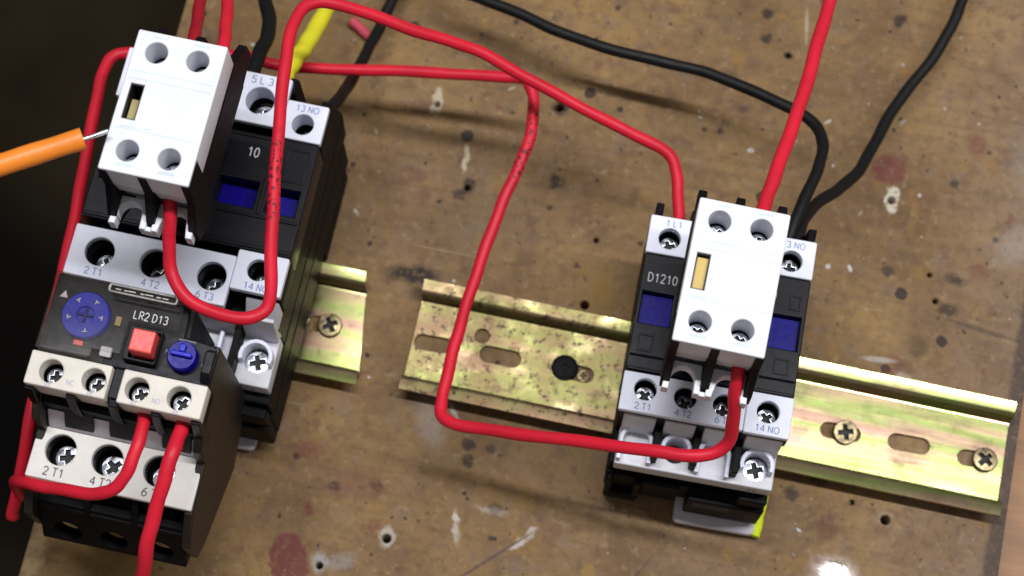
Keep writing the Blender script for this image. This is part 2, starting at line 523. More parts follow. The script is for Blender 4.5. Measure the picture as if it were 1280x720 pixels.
def rect(x0, x1, y0, y1, r=0.0, n=4):
    if r <= 0:
        return [(x0, y0), (x1, y0), (x1, y1), (x0, y1)]
    p = []
    for cx, cy, a in ((x1 - r, y1 - r, 0), (x0 + r, y1 - r, 90), (x0 + r, y0 + r, 180), (x1 - r, y0 + r, 270)):
        for k in range(n + 1):
            t = math.radians(a + 90 * k / n)
            p.append((cx + r * math.cos(t), cy + r * math.sin(t)))
    return p


def slot(x0, x1, y, w, tilt=0.0):
    p = []
    r = w / 2
    for cx, a in ((x1 - r, -90), (x0 + r, 90)):
        for k in range(9):
            t = math.radians(a + 180 * k / 8)
            p.append((cx + r * math.cos(t), y + r * math.sin(t) + (cx - (x0 + x1) / 2) * tilt))
    return p


def curve_mesh(name, cu):
    tmp = bpy.data.objects.new('tmp', cu)
    scene.collection.objects.link(tmp)
    dg = bpy.context.evaluated_depsgraph_get()
    me = bpy.data.meshes.new_from_object(tmp.evaluated_get(dg))
    bpy.data.objects.remove(tmp)
    bpy.data.curves.remove(cu)
    me.name = name
    return me


def plate_mesh(name, outlines, z0, z1, bev=0.3, res=2):
    """flat plate whose later outlines are holes through it"""
    cu = bpy.data.curves.new('tmp', 'CURVE')
    cu.dimensions = '2D'
    cu.fill_mode = 'BOTH'
    cu.extrude = ((z1 - z0) / 2 - bev) * MM
    cu.bevel_depth = bev * MM
    cu.bevel_resolution = res
    cu.offset = -bev * MM
    for pts in outlines:
        sp = cu.splines.new('POLY')
        sp.points.add(len(pts) - 1)
        for q, (x, y) in zip(sp.points, pts):
            q.co = (x * MM, y * MM, 0, 1)
        sp.use_cyclic_u = True
    me = curve_mesh(name, cu)
    me.transform(Matrix.Translation((0, 0, (z0 + z1) / 2 * MM)))
    if len(me.polygons):
        me.polygons.foreach_set('use_smooth', [True] * len(me.polygons))
        me.set_sharp_from_angle(angle=math.radians(38))
    me.materials.clear()
    return me


def plate(name, outlines, z0, z1, mat, parent=None, bev=0.3, res=2):
    me = plate_mesh(name, outlines, z0, z1, bev, res)
    me.materials.append(M[mat])
    return link(bpy.data.objects.new(name, me), parent)


def _arc(cx, cy, rx, ry, a0, a1, n=10):
    return [(cx + rx * math.cos(math.radians(a0 + (a1 - a0) * k / n)), cy + ry * math.sin(math.radians(a0 + (a1 - a0) * k / n))) for k in range(n + 1)]


def split_corners(lines):
    out = []
    for ln in lines:
        cur = [ln[0], ln[1]]
        for p in ln[2:]:
            a, b = cur[-2], cur[-1]
            t = math.atan2(p[1] - b[1], p[0] - b[0]) - math.atan2(b[1] - a[1], b[0] - a[0])
            if abs((t + math.pi) % (2 * math.pi) - math.pi) > 0.9:
                out.append(cur); cur = [b, p]
            else:
                cur.append(p)
        out.append(cur)
    return out


GLYPH = {
    '0': [_arc(.3, .5, .27, .5, 0, 360, 16)], 'O': [_arc(.36, .5, .36, .5, 0, 360, 16)],
    '1': [[(.12, .76), (.36, 1), (.36, 0)]],
    '2': [_arc(.29, .72, .26, .28, 165, -35) + [(.03, 0), (.58, 0)]],
    '3': [_arc(.27, .75, .25, .25, 150, -90) + _arc(.27, .25, .28, .25, 90, -150)],
    '4': [[(.44, 0), (.44, 1), (.0, .3), (.6, .3)]],
    '5': [[(.54, 1), (.1, 1), (.05, .55)] + _arc(.28, .32, .28, .32, 125, -145)],
    '6': [_arc(.3, .3, .27, .3, 0, 360, 14), _arc(.62, .28, .59, .72, 175, 100)],
    '7': [[(0, 1), (.58, 1), (.2, 0)]], '8': [_arc(.3, .75, .23, .25, 0, 360, 12), _arc(.3, .26, .28, .26, 0, 360, 12)],
    '9': [_arc(.3, .7, .27, .3, 0, 360, 14), _arc(-.02, .72, .59, .72, -5, -80)],
    'D': [[(.05, 0), (.05, 1), (.22, 1)] + _arc(.22, .5, .4, .5, 90, -90) + [(.05, 0)]],
    'L': [[(.05, 1), (.05, 0), (.52, 0)]], 'T': [[(0, 1), (.62, 1)], [(.31, 1), (.31, 0)]],
    'N': [[(.04, 0), (.04, 1), (.6, 0), (.6, 1)]], 'C': [_arc(.36, .5, .35, .5, 50, 310, 14)],
    'A': [[(0, 0), (.32, 1), (.64, 0)], [(.12, .33), (.52, .33)]],
    'R': [[(.05, 0), (.05, 1), (.3, 1)] + _arc(.3, .74, .27, .26, 90, -90) + [(.05, .48)], [(.3, .48), (.6, 0)]],
}
_txt = {}


def text(s, x, y, z, size, mat, parent, rz=0.0, sx=1.0, bold=0.0):
    """printed characters drawn as flattened strokes, cap height = size, centred on x, y"""
    key = (s, mat, bold)
    if key not in _txt:
        cu = bpy.data.curves.new('tmp', 'CURVE')
        cu.dimensions = '3D'
        cu.bevel_depth = 0.06 + bold * 2
        cu.bevel_resolution = 1
        cu.use_fill_caps = True
        adv = 0.0
        for ch in s:
            if ch == ' ':
                adv += .34
                continue
            for line in split_corners(GLYPH[ch]):
                sp = cu.splines.new('POLY')
                sp.points.add(len(line) - 1)
                for q, (px, py) in zip(sp.points, line):
                    q.co = (adv + px, py, 0, 1)
            adv += .84 if ch in 'ONCD' else .78
        me = curve_mesh('lettering', cu)
        me.transform(Matrix.Translation((-(adv - .18) / 2, -.5, 0)))
        me.materials.clear()
        me.materials.append(M[mat])
        _txt[key] = me
    o = link(bpy.data.objects.new('lettering', _txt[key]), parent)
    k = size * MM
    o.scale = (k * sx, k, 0.0006)
    o.location = (x * MM, y * MM, z * MM)
    o.rotation_euler = (0, 0, rz)
    return o


# cross-head screws: one mesh per kind, turned differently at every place
def screw_mesh(name, r, mat, h=1.4, arm=0.62, w=0.17, slotted=False):
    a, b = r * arm, r * w
    cross = [(b, b), (a, b), (a, -b), (b, -b), (b, -a), (-b, -a), (-b, -b), (-a, -b), (-a, b), (-b, b), (-b, a), (b, a)]
    me = plate_mesh(name, [circle(0, 0, r, 24), cross], 0, h, 0.28, 3)
    bm = bmesh.new()
    bm.from_mesh(me)
    vs0 = bm.verts[:]
    for v in vs0:   # dome
        d = math.hypot(v.co.x, v.co.y) / (r * MM)
        if v.co.z > h * 0.5 * MM:
            v.co.z -= d * d * 0.35 * MM
    nf = len(bm.faces)
    bmesh.ops.create_circle(bm, cap_ends=True, segments=16, radius=r * 0.8 * MM, matrix=Matrix.Translation((0, 0, 0.35 * MM)))
    bm.faces.ensure_lookup_table()
    for f in bm.faces[nf:]:
        f.material_index = 1
    bm.to_mesh(me); bm.free()
    me.polygons.foreach_set('use_smooth', [True] * len(me.polygons))
    me.set_sharp_from_angle(angle=math.radians(38))
    me.materials.append(M[mat])
    me.materials.append(M['cavity'])  # shade in the cross recess painted on as a near-black floor
    return me


SCREW = {'big': screw_mesh('screw', 3.55, 'screw'), 'small': screw_mesh('screw', 2.85, 'screw'), 'aux': screw_mesh('screw', 2.6, 'screw'),
         'rail': screw_mesh('screw', 3.7, 'brass', 1.9), 'tan': screw_mesh('screw', 2.75, 'screw', 1.6)}


def screw(kind, x, y, z, parent, rz=None, tilt=(0, 0)):
    o = link(bpy.data.objects.new('screw', SCREW[kind]), parent)
    o.location = (x * MM, y * MM, z * MM)
    o.rotation_euler = (tilt[0], tilt[1], random.uniform(0, 1.5) if rz is None else rz)
    return o


def tube_mesh(name, pts, r, n=14, sub=6, ends=True, wob=0.00016):
    P = [Vector(p) * MM for p in pts]
    path = []
    ext = [P[0] * 2 - P[1]] + P + [P[-1] * 2 - P[-2]]
    for i in range(1, len(ext) - 2):
        p0, p1, p2, p3 = ext[i - 1:i + 3]
        # centripetal-ish Catmull-Rom
        for k in range(sub):
            t = k / sub
            path.append(0.5 * ((2 * p1) + (p2 - p0) * t + (2 * p0 - 5 * p1 + 4 * p2 - p3) * t * t + (3 * p1 - p0 - 3 * p2 + p3) * t ** 3))
    path.append(P[-1])
    ph = random.uniform(0, 6)
    for i in range(2, len(path) - 2):      # hand-bent: never quite straight
        path[i] = path[i] + Vector((math.sin(i * .31 + ph) + .6 * math.sin(i * .83 + 2 * ph), math.sin(i * .27 + 2 + ph) + .6 * math.sin(i * .71 + ph), math.sin(i * .23 + ph))) * wob
    bm = bmesh.new()
    rings = []
    nrm = None
    for i, p in enumerate(path):
        tn = (path[min(i + 1, len(path) - 1)] - path[max(i - 1, 0)]).normalized()
        if nrm is None:
            nrm = tn.orthogonal().normalized()
        nrm = (nrm - tn * nrm.dot(tn)).normalized()
        bn = tn.cross(nrm)
        rr = r * MM * (1 + 0.02 * math.sin(i * 0.9) + 0.015 * math.sin(i * 0.37 + 1))
        rings.append([bm.verts.new(p + (nrm * math.cos(2 * math.pi * k / n) + bn * math.sin(2 * math.pi * k / n)) * rr) for k in range(n)])
    for a, b in zip(rings, rings[1:]):
        for k in range(n):
            bm.faces.new((a[k], a[(k + 1) % n], b[(k + 1) % n], b[k]))
    if ends:
        bm.faces.new(list(reversed(rings[0]))); bm.faces.new(rings[-1])
    me = bpy.data.meshes.new(name)
    bm.to_mesh(me); bm.free()
    me.polygons.foreach_set('use_smooth', [True] * len(me.polygons))
    me.set_sharp_from_angle(angle=math.radians(60))
    return me


def wire(name, pts, r, mat, label, cat='wire', group=None, parent=None):
    me = tube_mesh(name, pts, r)
    me.materials.append(M[mat])
    o = link(bpy.data.objects.new(name, me), parent)
    if parent is None:
        tag(o, label, cat, group)
    return o


# ---------------------------------------------------------------- the setting
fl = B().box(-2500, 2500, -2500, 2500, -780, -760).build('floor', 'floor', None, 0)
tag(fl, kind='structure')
bn = B().box(-70, 900, -260, 420, -58, -18.5).build('workbench_top', 'bench', None, 1.0)
tag(bn, kind='structure')
bl = [(-97.6, 77.0, 1.0), (-82.2, 51.6, .9), (47.8, 75.6, 1.3), (-81.4, -60.8, 1.4), (-98.9, -72.8, 1.1), (61.7, -24.1, 1.5), (-38.7, 22.0, 1.4),
      (-39.5, 43.2, .8), (8, 117, .9), (51.1, -21, .8), (66, 46, .9), (63, 54, .8), (-59.5, 84, 1.3)]
board = plate('plywood_board', [rect(-184.5, 96.6, -190, 330, 1.5)] + [circle(x, y, r, 14) for x, y, r in bl], -18, 0, 'board', None, 0.5)
tag(board, kind='structure')


# ---------------------------------------------------------------- mounting rails
def flange_profile(s):
    """S-bend from the web up the wall and out to the brim, as a closed outline; s = +1 far side, -1 near side"""
    R, t = 1.1, 0.5
    c = [(11.6, 0.8)]
    for k in range(5):
        a = math.radians(-90 + 90 * k / 4)
        c.append((12.2 + R * math.cos(a), 0.8 + R + R * math.sin(a)))
    for k in range(5):
        a = math.radians(180 - 90 * k / 4)
        c.append((13.3 + R + R * math.cos(a), 7.0 - R + R * math.sin(a)))
    c.append((17.5, 7.27))
    L, Rr = [], []
    for i, (y, z) in enumerate(c):
        y0, z0 = c[max(i - 1, 0)]; y1, z1 = c[min(i + 1, len(c) - 1)]
        d = math.hypot(y1 - y0, z1 - z0)
        ny, nz = -(z1 - z0) / d, (y1 - y0) / d
        L.append(((y + ny * t) * s, z + nz * t)); Rr.append(((y - ny * t) * s, z - nz * t))
    return L + Rr[::-1]


def rail(loc, rz, xl, xr, slots, mat, label, skew=0.0):
    root = empty('mounting_rail', loc, rz, label, 'rail', 'zinc mounting rails screwed to the board')
    sk = lambda y: xr - y * skew
    plate('web', [[(xl, -11.7), (sk(-11.7), -11.7), (sk(11.7), 11.7), (xl, 11.7)]] + slots, 0.3, 1.3, mat, root, 0.12, 1)
    for s in (1, -1):
        b = B()
        prof = flange_profile(s)
        b.prism_x(prof, xl, xr)
        for v in b.bm.verts:
            if v.co.x > (xl + xr) / 2 * MM:
                v.co.x -= v.co.y * skew
        b.build('flange', mat, root, 0)
    return root


r1 = rail((0, 0, 0), 0.0, -87.6, 93.1,
          [slot(-87, -75.6, -.2, 4.8, .04), slot(-66.8, -54.0, .2, 5.2, 0), circle(-67.1, 5.4, 2.3), slot(-41.5, -31.5, .1, 4.8),
           slot(-18, -5.5, 0, 5), slot(6, 18.5, 0, 5), slot(38, 50.2, -1.0, 4.8, .03), slot(58.4, 71, -.2, 5, .03), slot(79.4, 91, -.6, 4.8, .03)],
          'rail', 'long zinc rail with oval slots running under the smaller contactor on the right')
screw('rail', 45.4, -1.0, 1.3, r1, 0.3, (0.05, 0.03))
screw('rail', 87.4, -.5, 1.3, r1, 0.9, (-0.04, 0.06))
bs = B().lathe([(0, 1.45), (.9, 1.5), (1.1, 1.75), (3.3, 1.7), (3.9, 1.5), (4.1, 1.32)], -40.6, .9).build('black_screw', 'black', r1, 0)
screw('rail', -34.6, -.2, -0.6, r1, 0.2).scale = (.5, .5, .8)
r2 = rail((-149, -1.5, 0), 0.0, -36, 46.2, [slot(-20, -8, 0, 5), slot(29, 38.5, 0, 4.8)], 'rail_clean',
          'short zinc rail stub poking out right of the larger contactor on the left', 0.15)
screw('rail', 36.0, 0.1, 1.3, r2, 0.6)


# ---------------------------------------------------------------- contactors
def contactor(S):
    root = empty('contactor', S['loc'], S['rz'], S['label'], 'contactor', 'contactors clipped on the rails')
    W, zs = S['W'] / 2, S['zs']
    y0, y1 = S['base']            # lower and upper ends of the moulded case
    ya, yb = S['core']
    core = zs - S.get('depth', 9.2)
    z2 = S['tier_z']
    # case: stepped moulding standing over the rail
    b = B()
    b.box(-W, W, y0 + 2.5, y1 - 3, 8.2, 24)
    b.box(-W + .15, W - .15, y0 + 4, y1, 24.02, z2 - 7.2)
    b.box(-W + .3, W - .3, ya, yb, z2 - 7.18, core)
    b.box(-W, W, 18.6, y1 - 6, 1.0, 8.18)          # hook over the rail
    b.build('case', 'black', root, 0.5)
    b = B()
    b.box(-W + .4, -W + 10.5, y0, y0 + 8, 2.5, 9)
    b.box(-W + .4, -W + 2.4, y0, y0 + 2.4, 9.02, 26)
    b.box(-W + 8.5, -W + 10.5, y0, y0 + 2.4, 9.02, 26)
    b.box(.8, W - .5, y0 - 1.2, y0 + 7, 6.5, 24)
    b.box(W - 9, W - .6, y0, y0 + 3.5, 21.02, z2 - 9)
    b.box(10.5 - W, -1.6, y0 + 1.4, y0 + 8, 7, 24)
    b.build('foot', 'black', root, 0.8)
    p = B().box(2.5, W - 10, y0 - 1.3, y0 + 2, 17, 23.2).build('pocket', 'cavity', root, 0.3)
    # spring clip of the rail catch
    cx0, cx1, cy0, cy1 = S['clip']
    plate('rail_clip', [rect(cx0, cx1, cy0, cy1, 1.6)], 1.6, 4.4, 'clip', root, 0.4)
    # terminal rows
    for (px0, px1, py0, py1, holes, words) in S['plates']:
        skin = S['skin'] if py0 < 0 else S['skin_top']
        circ = [circle(x, y, r) for x, y, r in holes]
        big = [circle(x, y, r + .25) for x, y, r in holes]
        plate('terminal_block', [rect(px0 + .08, px1 - .08, py0 + .1, py1 - .1)] + big, core, zs - skin, 'black', root, 0.1, 1)
        tp = plate('terminal_plate', [rect(px0, px1, py0, py1, .5)] + circ, zs - skin, zs, 'white', root, 0.3, 2)
        if py0 > 0 and S.get('sleeve'):
            for x, y, r in holes:
                plate('sleeve', [circle(x, y, r + .24), circle(x, y, r)], zs - S['sleeve'], zs - skin - .02, 'white', root, 0.05, 0)
        for x, y, r in holes:
            screw('big' if r > 3.5 else 'small', x + .2, y - .5, core + S.get('lift', .2), root)
        for (w, x, y, sz) in words:
            text(w, x, y, zs, sz, 'ink_blue', tp, 0, 1.05, 0.01)
    # front panel with the blue windows
    fx0, fx1, fy0, fy1 = S['front']
    wins = [rect(*w) for w in S['windows']]
    plate('front_panel', [rect(fx0, fx1, fy0, fy1, .6)] + wins, core, zs - .7, 'panel', root, 0.35)
    for w in S['windows']:
        blu = B().box(w[0] - .6, w[1] + .6, w[2] - .6, w[3] + .6, core + .05, zs - S.get('sink', 3.4)).build('indicator_window', 'blue', root, 0.3)
    for q in S['dimples']:
        plate('dimple', [rect(*q), rect(q[0] + .5, q[1] - .5, q[2] + .5, q[3] - .5)], zs - .9, zs - .35, 'panel', root, 0.12, 1)
    b = B()
    for q in S['bars']:
        b.box(q[0], q[1], q[2], q[3], zs - 2.0, zs - .25)
    b.build('cover_strip', 'panel', root, 0.35)
    for (w, x, y, sz) in S['words']:
        text(w, x, y, zs - .7, sz, 'ink_white', root, 0, 0.86, 0.008)
    # riser that carries the add-on block
    B().box(S['riser'][0], S['riser'][1], S['riser'][2], S['riser'][3], zs - .65, zs + 14).build('riser', 'black', root, 0.5)
    # top fins between the cable ways
    for x, fy in S['fins']:
        B().prism_x([(y1 - 8, 30), (y1 + .6, 26), (y1 + 1.2, 36), (fy, zs - 5), (fy - 1, zs - 1.2), (fy - 5, zs - 3)], x - 1.1, x + 1.1).build('fin', 'black', root, 0.35)
    # lower tier: cable ways and coil terminal
    ty0, ty1 = S['tier_y']
    tx0, tx1 = S['tier_x']
    holes = [circle(x, y, r) for x, y, r, k in S['cells'] if k != 'plug']
    tier = plate('lower_terminal_row', [rect(tx0, tx1, ty0, ty1, .5)] + holes, z2 - 7, z2, 'grey', root, 0.35)
    for x, y, r, k in S['cells']:
        # sloping back wall of the cable way, up to the row above
        rb = sorted([tx0] + [q + 1.0 for q in S['ribs']] + [q - 1.0 for q in S['ribs']] + [tx1])
        xa = max(q for q in rb if q < x); xb = min(q for q in rb if q > x)
        B().prism_x([(ya + .6, zs - skin - 1.5), (ya - .6, zs - skin - 1.5), (ya - 2.0, z2 + .05), (ya + .6, z2 + .05)], xa + .2, xb - .2).build('cable_way', 'grey', tier, 0.3)
        if k == 'plug':
            arc = [(x + (r + .9) * math.cos(math.radians(a)), y + (r + .9) * math.sin(math.radians(a))) for a in range(-10, 191, 20)]
            arc += [(x - r - .9, ty0 + .9), (x - r + .3, ty0 + .9)] + [(x + (r - .3) * math.cos(math.radians(a)), y + (r - .3) * math.sin(math.radians(a))) for a in range(180, -1, -20)] + [(x + r - .3, ty0 + .9), (x + r + .9, ty0 + .9)]
            plate('cable_way', [arc], z2 + .02, z2 + 3.2, 'white', tier, 0.25, 1)
        else:
            # raised half-round funnel above the opening
            arc = [(x + (r + 1.2) * math.cos(math.radians(a)), y + (r + 1.2) * math.sin(math.radians(a))) for a in range(-20, 201, 20)]
            arc += [(x + r * math.cos(math.radians(a)), y + r * math.sin(math.radians(a))) for a in range(200, -21, -20)]
            plate('cable_way', [arc], z2 + .02, z2 + 4.5, 'white', tier, 0.25, 1)
            if k == 'screw':
                screw('big', x + .1, y - .5, z2 - 2.6, root, 0.35, (-.05, 0))
            else:
                B().box(x - r, x + r, y - r, y + r, z2 - 9, z2 - 7.05).build('cavity_floor', 'cavity', root, 0)
    for x in S['ribs']:
        B().box(x - 1.0, x + 1.0, ty0 + 1.8, ya + .3, z2 - 1.5, z2 + 6.5).build('divider', 'black', root, 0.4)
    if S.get('tier_word'):
        w, x, z, sz = S['tier_word']
        t = text(w, x, ty0 - .05, z, sz, 'ink_grey', root)
        t.rotation_euler = (math.pi / 2, 0, 0)
        t.location.z = z * MM
    return root


cr = contactor(dict(
    loc=(0, 0, 0), rz=0.031, W=46.6, zs=58, base=(-34.6, 41), core=(-21.0, 35.8), tier_z=40, skin=2.4, lift=2.0,
    label='smaller black contactor with white terminal rows on the long rail at right',
    clip=(-1.4, 22.6, -38.6, -22),
    plates=[(-23.3, -10.8, 24.3, 35.4, [(-17.2, 29.1, 3.05)], [('1 L1', -16.6, 33.6, 1.7)]),
            (-10.7, .4, 24.3, 35.4, [(-6, 29.1, 3.05)], [('3 L2', -5.5, 33.6, 1.7)]),
            (.5, 10.6, 24.3, 35.4, [(5, 29.1, 3.05)], [('5 L3', 5.5, 33.6, 1.7)]),
            (10.7, 23.3, 24.3, 35.4, [(16.9, 28.8, 3.05)], [('13 NO', 16.8, 33.5, 1.8)]),
            (-23.3, 10.7, -21.2, -10.2, [(-16.8, -14.6, 3.05), (-5.8, -14.9, 3.05), (4.8, -15.1, 3.05)],
             [('2 T1', -16.8, -19.4, 1.7), ('4 T2', -5.8, -19.4, 1.7), ('6 T3', 5.2, -19.4, 1.7)]),
            (10.8, 23.3, -21.4, -9.8, [(16.8, -14.8, 3.05)], [('14 NO', 17.1, -19.5, 1.8)])],
    front=(-23.2, 23.2, -9.7, 24.2),
    windows=[(-22.0, -13.4, 4.0, 13.2), (14.0, 22.0, 3.6, 13.2)],
    dimples=[(18.2, 21.4, 14.9, 19.2), (-21.2, -17.0, -4.0, 1.0), (16.4, 20.6, -3.8, .8)],
    bars=[(-23.0, 23.0, -9.6, -8.6), (-22.8, -11.6, -5.6, -4.9), (11.6, 22.8, -5.6, -4.9)],
    words=[('D1210', -17.2, 17.4, 2.5), ('10', 12.7, 18.6, 2.7)],
    riser=(-10.5, 8.6, -7, 20), fins=[(-21.2, 40.5), (21.8, 40.5), (-11, 40), (10.8, 40)], skin_top=3,
    tier_y=(-32.2, -21.6), tier_x=(-21.6, 22.6),
    cells=[(-16.6, -25.5, 3.9, 'plug'), (-5.4, -26.2, 3.2, 'open'), (5.2, -25.6, 3.9, 'plug'), (17.2, -26.6, 3.6, 'screw')],
    ribs=[-11.2, -.3, 11.2], tier_word=('A2', 17.4, 36.4, 1.8)))

cl = contactor(dict(
    loc=(-149, 0, 0), rz=0.0, W=60, zs=62, base=(-40.5, 52.5), core=(-18, 46.5), tier_z=42, skin=2.6, lift=.4,
    label='larger black contactor at the board edge above the overload relay',
    clip=(15.5, 23.4, -44.3, -30),
    plates=[(-30, -13.8, 36, 51, [(-22, 43.2, 4.1)], [('1 L1', -21, 49, 2.1)]),
            (-13.7, 2.1, 36, 51, [(-6, 43.2, 4.1)], [('3 L2', -5, 49, 2.1)]),
            (2.2, 17.9, 36, 51, [(10.3, 43.0, 4.1)], [('5 L 3', 9.6, 49, 2.1)]),
            (18, 30, 33.6, 45, [(23.8, 38.5, 3.1)], [('13 NO', 24, 43.2, 1.8)]),
            (-30, 15.6, -17.7, -3.0, [(-21.6, -9.7, 4.1), (-6, -9.8, 4.1), (10.2, -10.0, 4.1)],
             [('2 T1', -21.8, -15.6, 1.9), ('4 T2', -5.6, -15.7, 1.9), ('6 T3', 9.8, -15.8, 1.9)]),
            (15.7, 30, -12.2, -0.8, [(22.3, -5.7, 3.1)], [('14 NO', 22.8, -10.6, 1.9)])],
    front=(-29.9, 29.9, -.4, 33.4),
    windows=[(5.0, 16.2, 11.6, 19.4), (19.4, 28.0, 11.4, 19.0), (-28, -19, 11.6, 19.4)],
    dimples=[(21.5, 28, 21, 31)],
    bars=[(-29.6, 29.6, .2, 1.3), (3, 29.4, 9.0, 10.0), (17.2, 18.4, 10.2, 21.0), (3.4, 18, 32.0, 33.0)],
    words=[('10', 12.3, 27.8, 2.7)],
    riser=(-7, 5, 2, 27), fins=[(-28, 53), (17.9, 53), (28.4, 48)], skin_top=2.4, sleeve=8, depth=13, sink=6.5,
    tier_y=(-33.4, -18.2), tier_x=(-29.4, 29.6),
    cells=[(-21.6, -24, 4.2, 'open'), (-6, -24, 4.2, 'open'), (9.0, -20.9, 4.4, 'plug'), (24.6, -25.8, 3.7, 'screw')],
    ribs=[-13.8, 1.6, 18.6], tier_word=('A2', 24, 38.4, 2.0)))
# white cable trough between the auxiliary terminal and the coil terminal
B().prism_x([(-12.6, 58), (-17.8, 50), (-18.6, 42.1), (-12.6, 42.1)], 20.0, 29.6).build('cable_trough', 'grey', cl, 0.4)


# ---------------------------------------------------------------- add-on contact blocks
def aux_block(loc, rz, zf, label, flag, flag_low):
    root = empty('auxiliary_block', loc, rz, label, 'contact block', 'white two-pole blocks clipped on the contactors')
    W, y0, y1 = 11.6, -19.1, 19.1
    holes = [(-5.6, 13.7, 2.85), (5.1, 13.7, 2.85), (-5.6, -13.1, 2.85), (5.1, -13.1, 2.85)]
    win = rect(-9.6, -6.1, -5.0, 4.6)
    cap = plate('cap', [rect(-W, W, y0, y1, .5)] + [circle(x, y, r, 32) for x, y, r in holes] + [win], zf - 10.5, zf, 'cap', root, 0.35, 3)
    # raised centre label field and its printed border lines
    for yy in (8.0, 5.9, -7.6):
        B().box(-10.6, 10.8, yy - .13, yy + .13, zf - .3, zf + .02).build('border_line', 'ink_pale', cap, 0)
    for x, y, w, h in ((-5.4, 17.8, 3.6, .5), (5.3, 17.8, 4.2, .7), (-5.4, -17.0, 4.2, .8), (5.3, -17.0, 4.2, .8), (-7.0, -7.0, 3.8, .5), (-2.4, -6.8, 1.6, .5)):
        B().box(x - w / 2, x + w / 2, y - h / 2, y + h / 2, zf - .3, zf + .03).build('pale_print', 'ink_pale', cap, 0)  # pale ink stands in for print washed out by bright light
    plate('window_frame', [rect(-9.62, -6.08, -5.02, 4.62), rect(-9.3, -6.4, -4.7, 4.3)], zf - 9, zf - .5, 'cavity', root, 0.05, 0)
    # flag in the window
    B().box(-9.9, -5.8, -5.2, 4.8, zf - 10.4, zf - 9).build('window_floor', 'cavity', root, 0)
    if flag_low:
        B().box(-9.0, -6.2, -4.9, 1.4, zf - 8.9, zf - 2.6).build('indicator_flag', flag, root, 0.3)
    else:
        B().box(-9.5, -6.2, -4.9, 3.9, zf - 8.9, zf - 1.6).build('indicator_flag', flag, root, 0.3)
    for i, (x, y, r) in enumerate(holes):
        screw('aux', x + .15, y - .5, zf - 10.45, root)
    # black carrier
    b = B()
    b.box(-W - .25, W + .25, -11.8, 20.0, zf - 27, zf - 10.55)
    b.box(-W + 5, W - 5.5, -12.5, 15, zf - 45, zf - 27.02)
    b.build('carrier', 'black', root, 0.5)
    # white lower shrouds and the forks under them
    for x0, x1 in ((-9.7, -1.6), (.9, 9.6)):
        B().prism_x([(y0 + .1, zf - 10.6), (-11.9, zf - 10.6), (-11.9, zf - 17), (y0 + .8, zf - 17)], x0, x1).build('shroud', 'grey', root, 0.3)
        fx0, fx1 = (x0 - 1.6, x1 + .2) if x0 < 0 else (x0 - 1.0, x1 + 1.2)
        xm = (fx0 + fx1) / 2
        fo = [(fx0, -26.0), (fx0 + .4, -18.2), (fx1 - .4, -18.2), (fx1, -26.0), (fx1 - 1.7, -26.0)]
        fo += [(xm + 3.1 * math.cos(math.radians(a)), -22.6 + 3.2 * math.sin(math.radians(a))) for a in range(0, 181, 20)]
        fo += [(fx0 + 1.7, -26.0)]
        plate('fork', [fo], zf - 26, zf - 21, 'cap', root, 0.35)
        B().box(x0 + 1, x1 - 1, -17.6, -16.8, zf - 21.6, zf - 18.6).build('clamp', 'nickel', root, 0.2)
    B().box(-1.9, .4, -26.2, -24.9, zf - 25.5, zf - 21.5).build('fork_bridge', 'cap', root, 0.3)
    for x in (-10.65, -.45, 10.65):
        h = 1.15
        B().prism_x([(-11.6, zf - .9), (y0 - .25, zf - .9), (y0 - .6, zf - 11), (-24.2, zf - 20.5), (-24.4, zf - 27), (-16, zf - 34), (-11.6, zf - 34)], x - h, x + h).build('rib', 'black', root, 0.3)
        B().prism_x([(16, zf - 11), (y1 + .8, zf - 10.8), (y1 + 8.6, zf - 18), (y1 + 9.4, zf - 25), (16, zf - 27)], x - h, x + h).build('rib', 'black', root, 0.3)
    return root


aux_block((-1.75, 4.9, 0), 0.0, 108, 'white two-pole block with ochre flag on the smaller contactor at right', 'yellow', False)
aux_block((-148.5, 14.1, 0), -0.004, 121, 'white two-pole block with half-empty window on the larger contactor at left', 'olive', True)

# ---------------------------------------------------------------- overload relay
ov = empty('overload_relay', (-149.7, 0, 0), 0.0, 'black overload relay with blue dial and red button below the larger contactor', 'relay')
cheek = [(-23.5, 84.2), (-45.4, 84.2), (-46.5, 80), (-54.6, 78), (-60.5, 72), (-61.5, 64), (-75.2, 62), (-83.0, 54), (-83.2, 40), (-79, 36), (-54, 22), (-47, 25), (-30, 34), (-23.5, 50)]
right = [(-34.2, 84.2)] + cheek[1:12] + [(-34.2, 32)]
B().prism_x(right, 20.6, 23.2).build('side_cheek', 'cheek', ov, 0.5)
B().prism_x(cheek, -23.2, -20.6).build('side_cheek', 'cheek', ov, 0.5)
B().box(-20.5, 20.5, -56.5, -34.3, 34, 76).box(-20.5, 12.6, -34.28, -23.6, 40, 76).box(-20.5, 20.5, -80, -56.6, 34, 53).build('case', 'black', ov, 0.5)
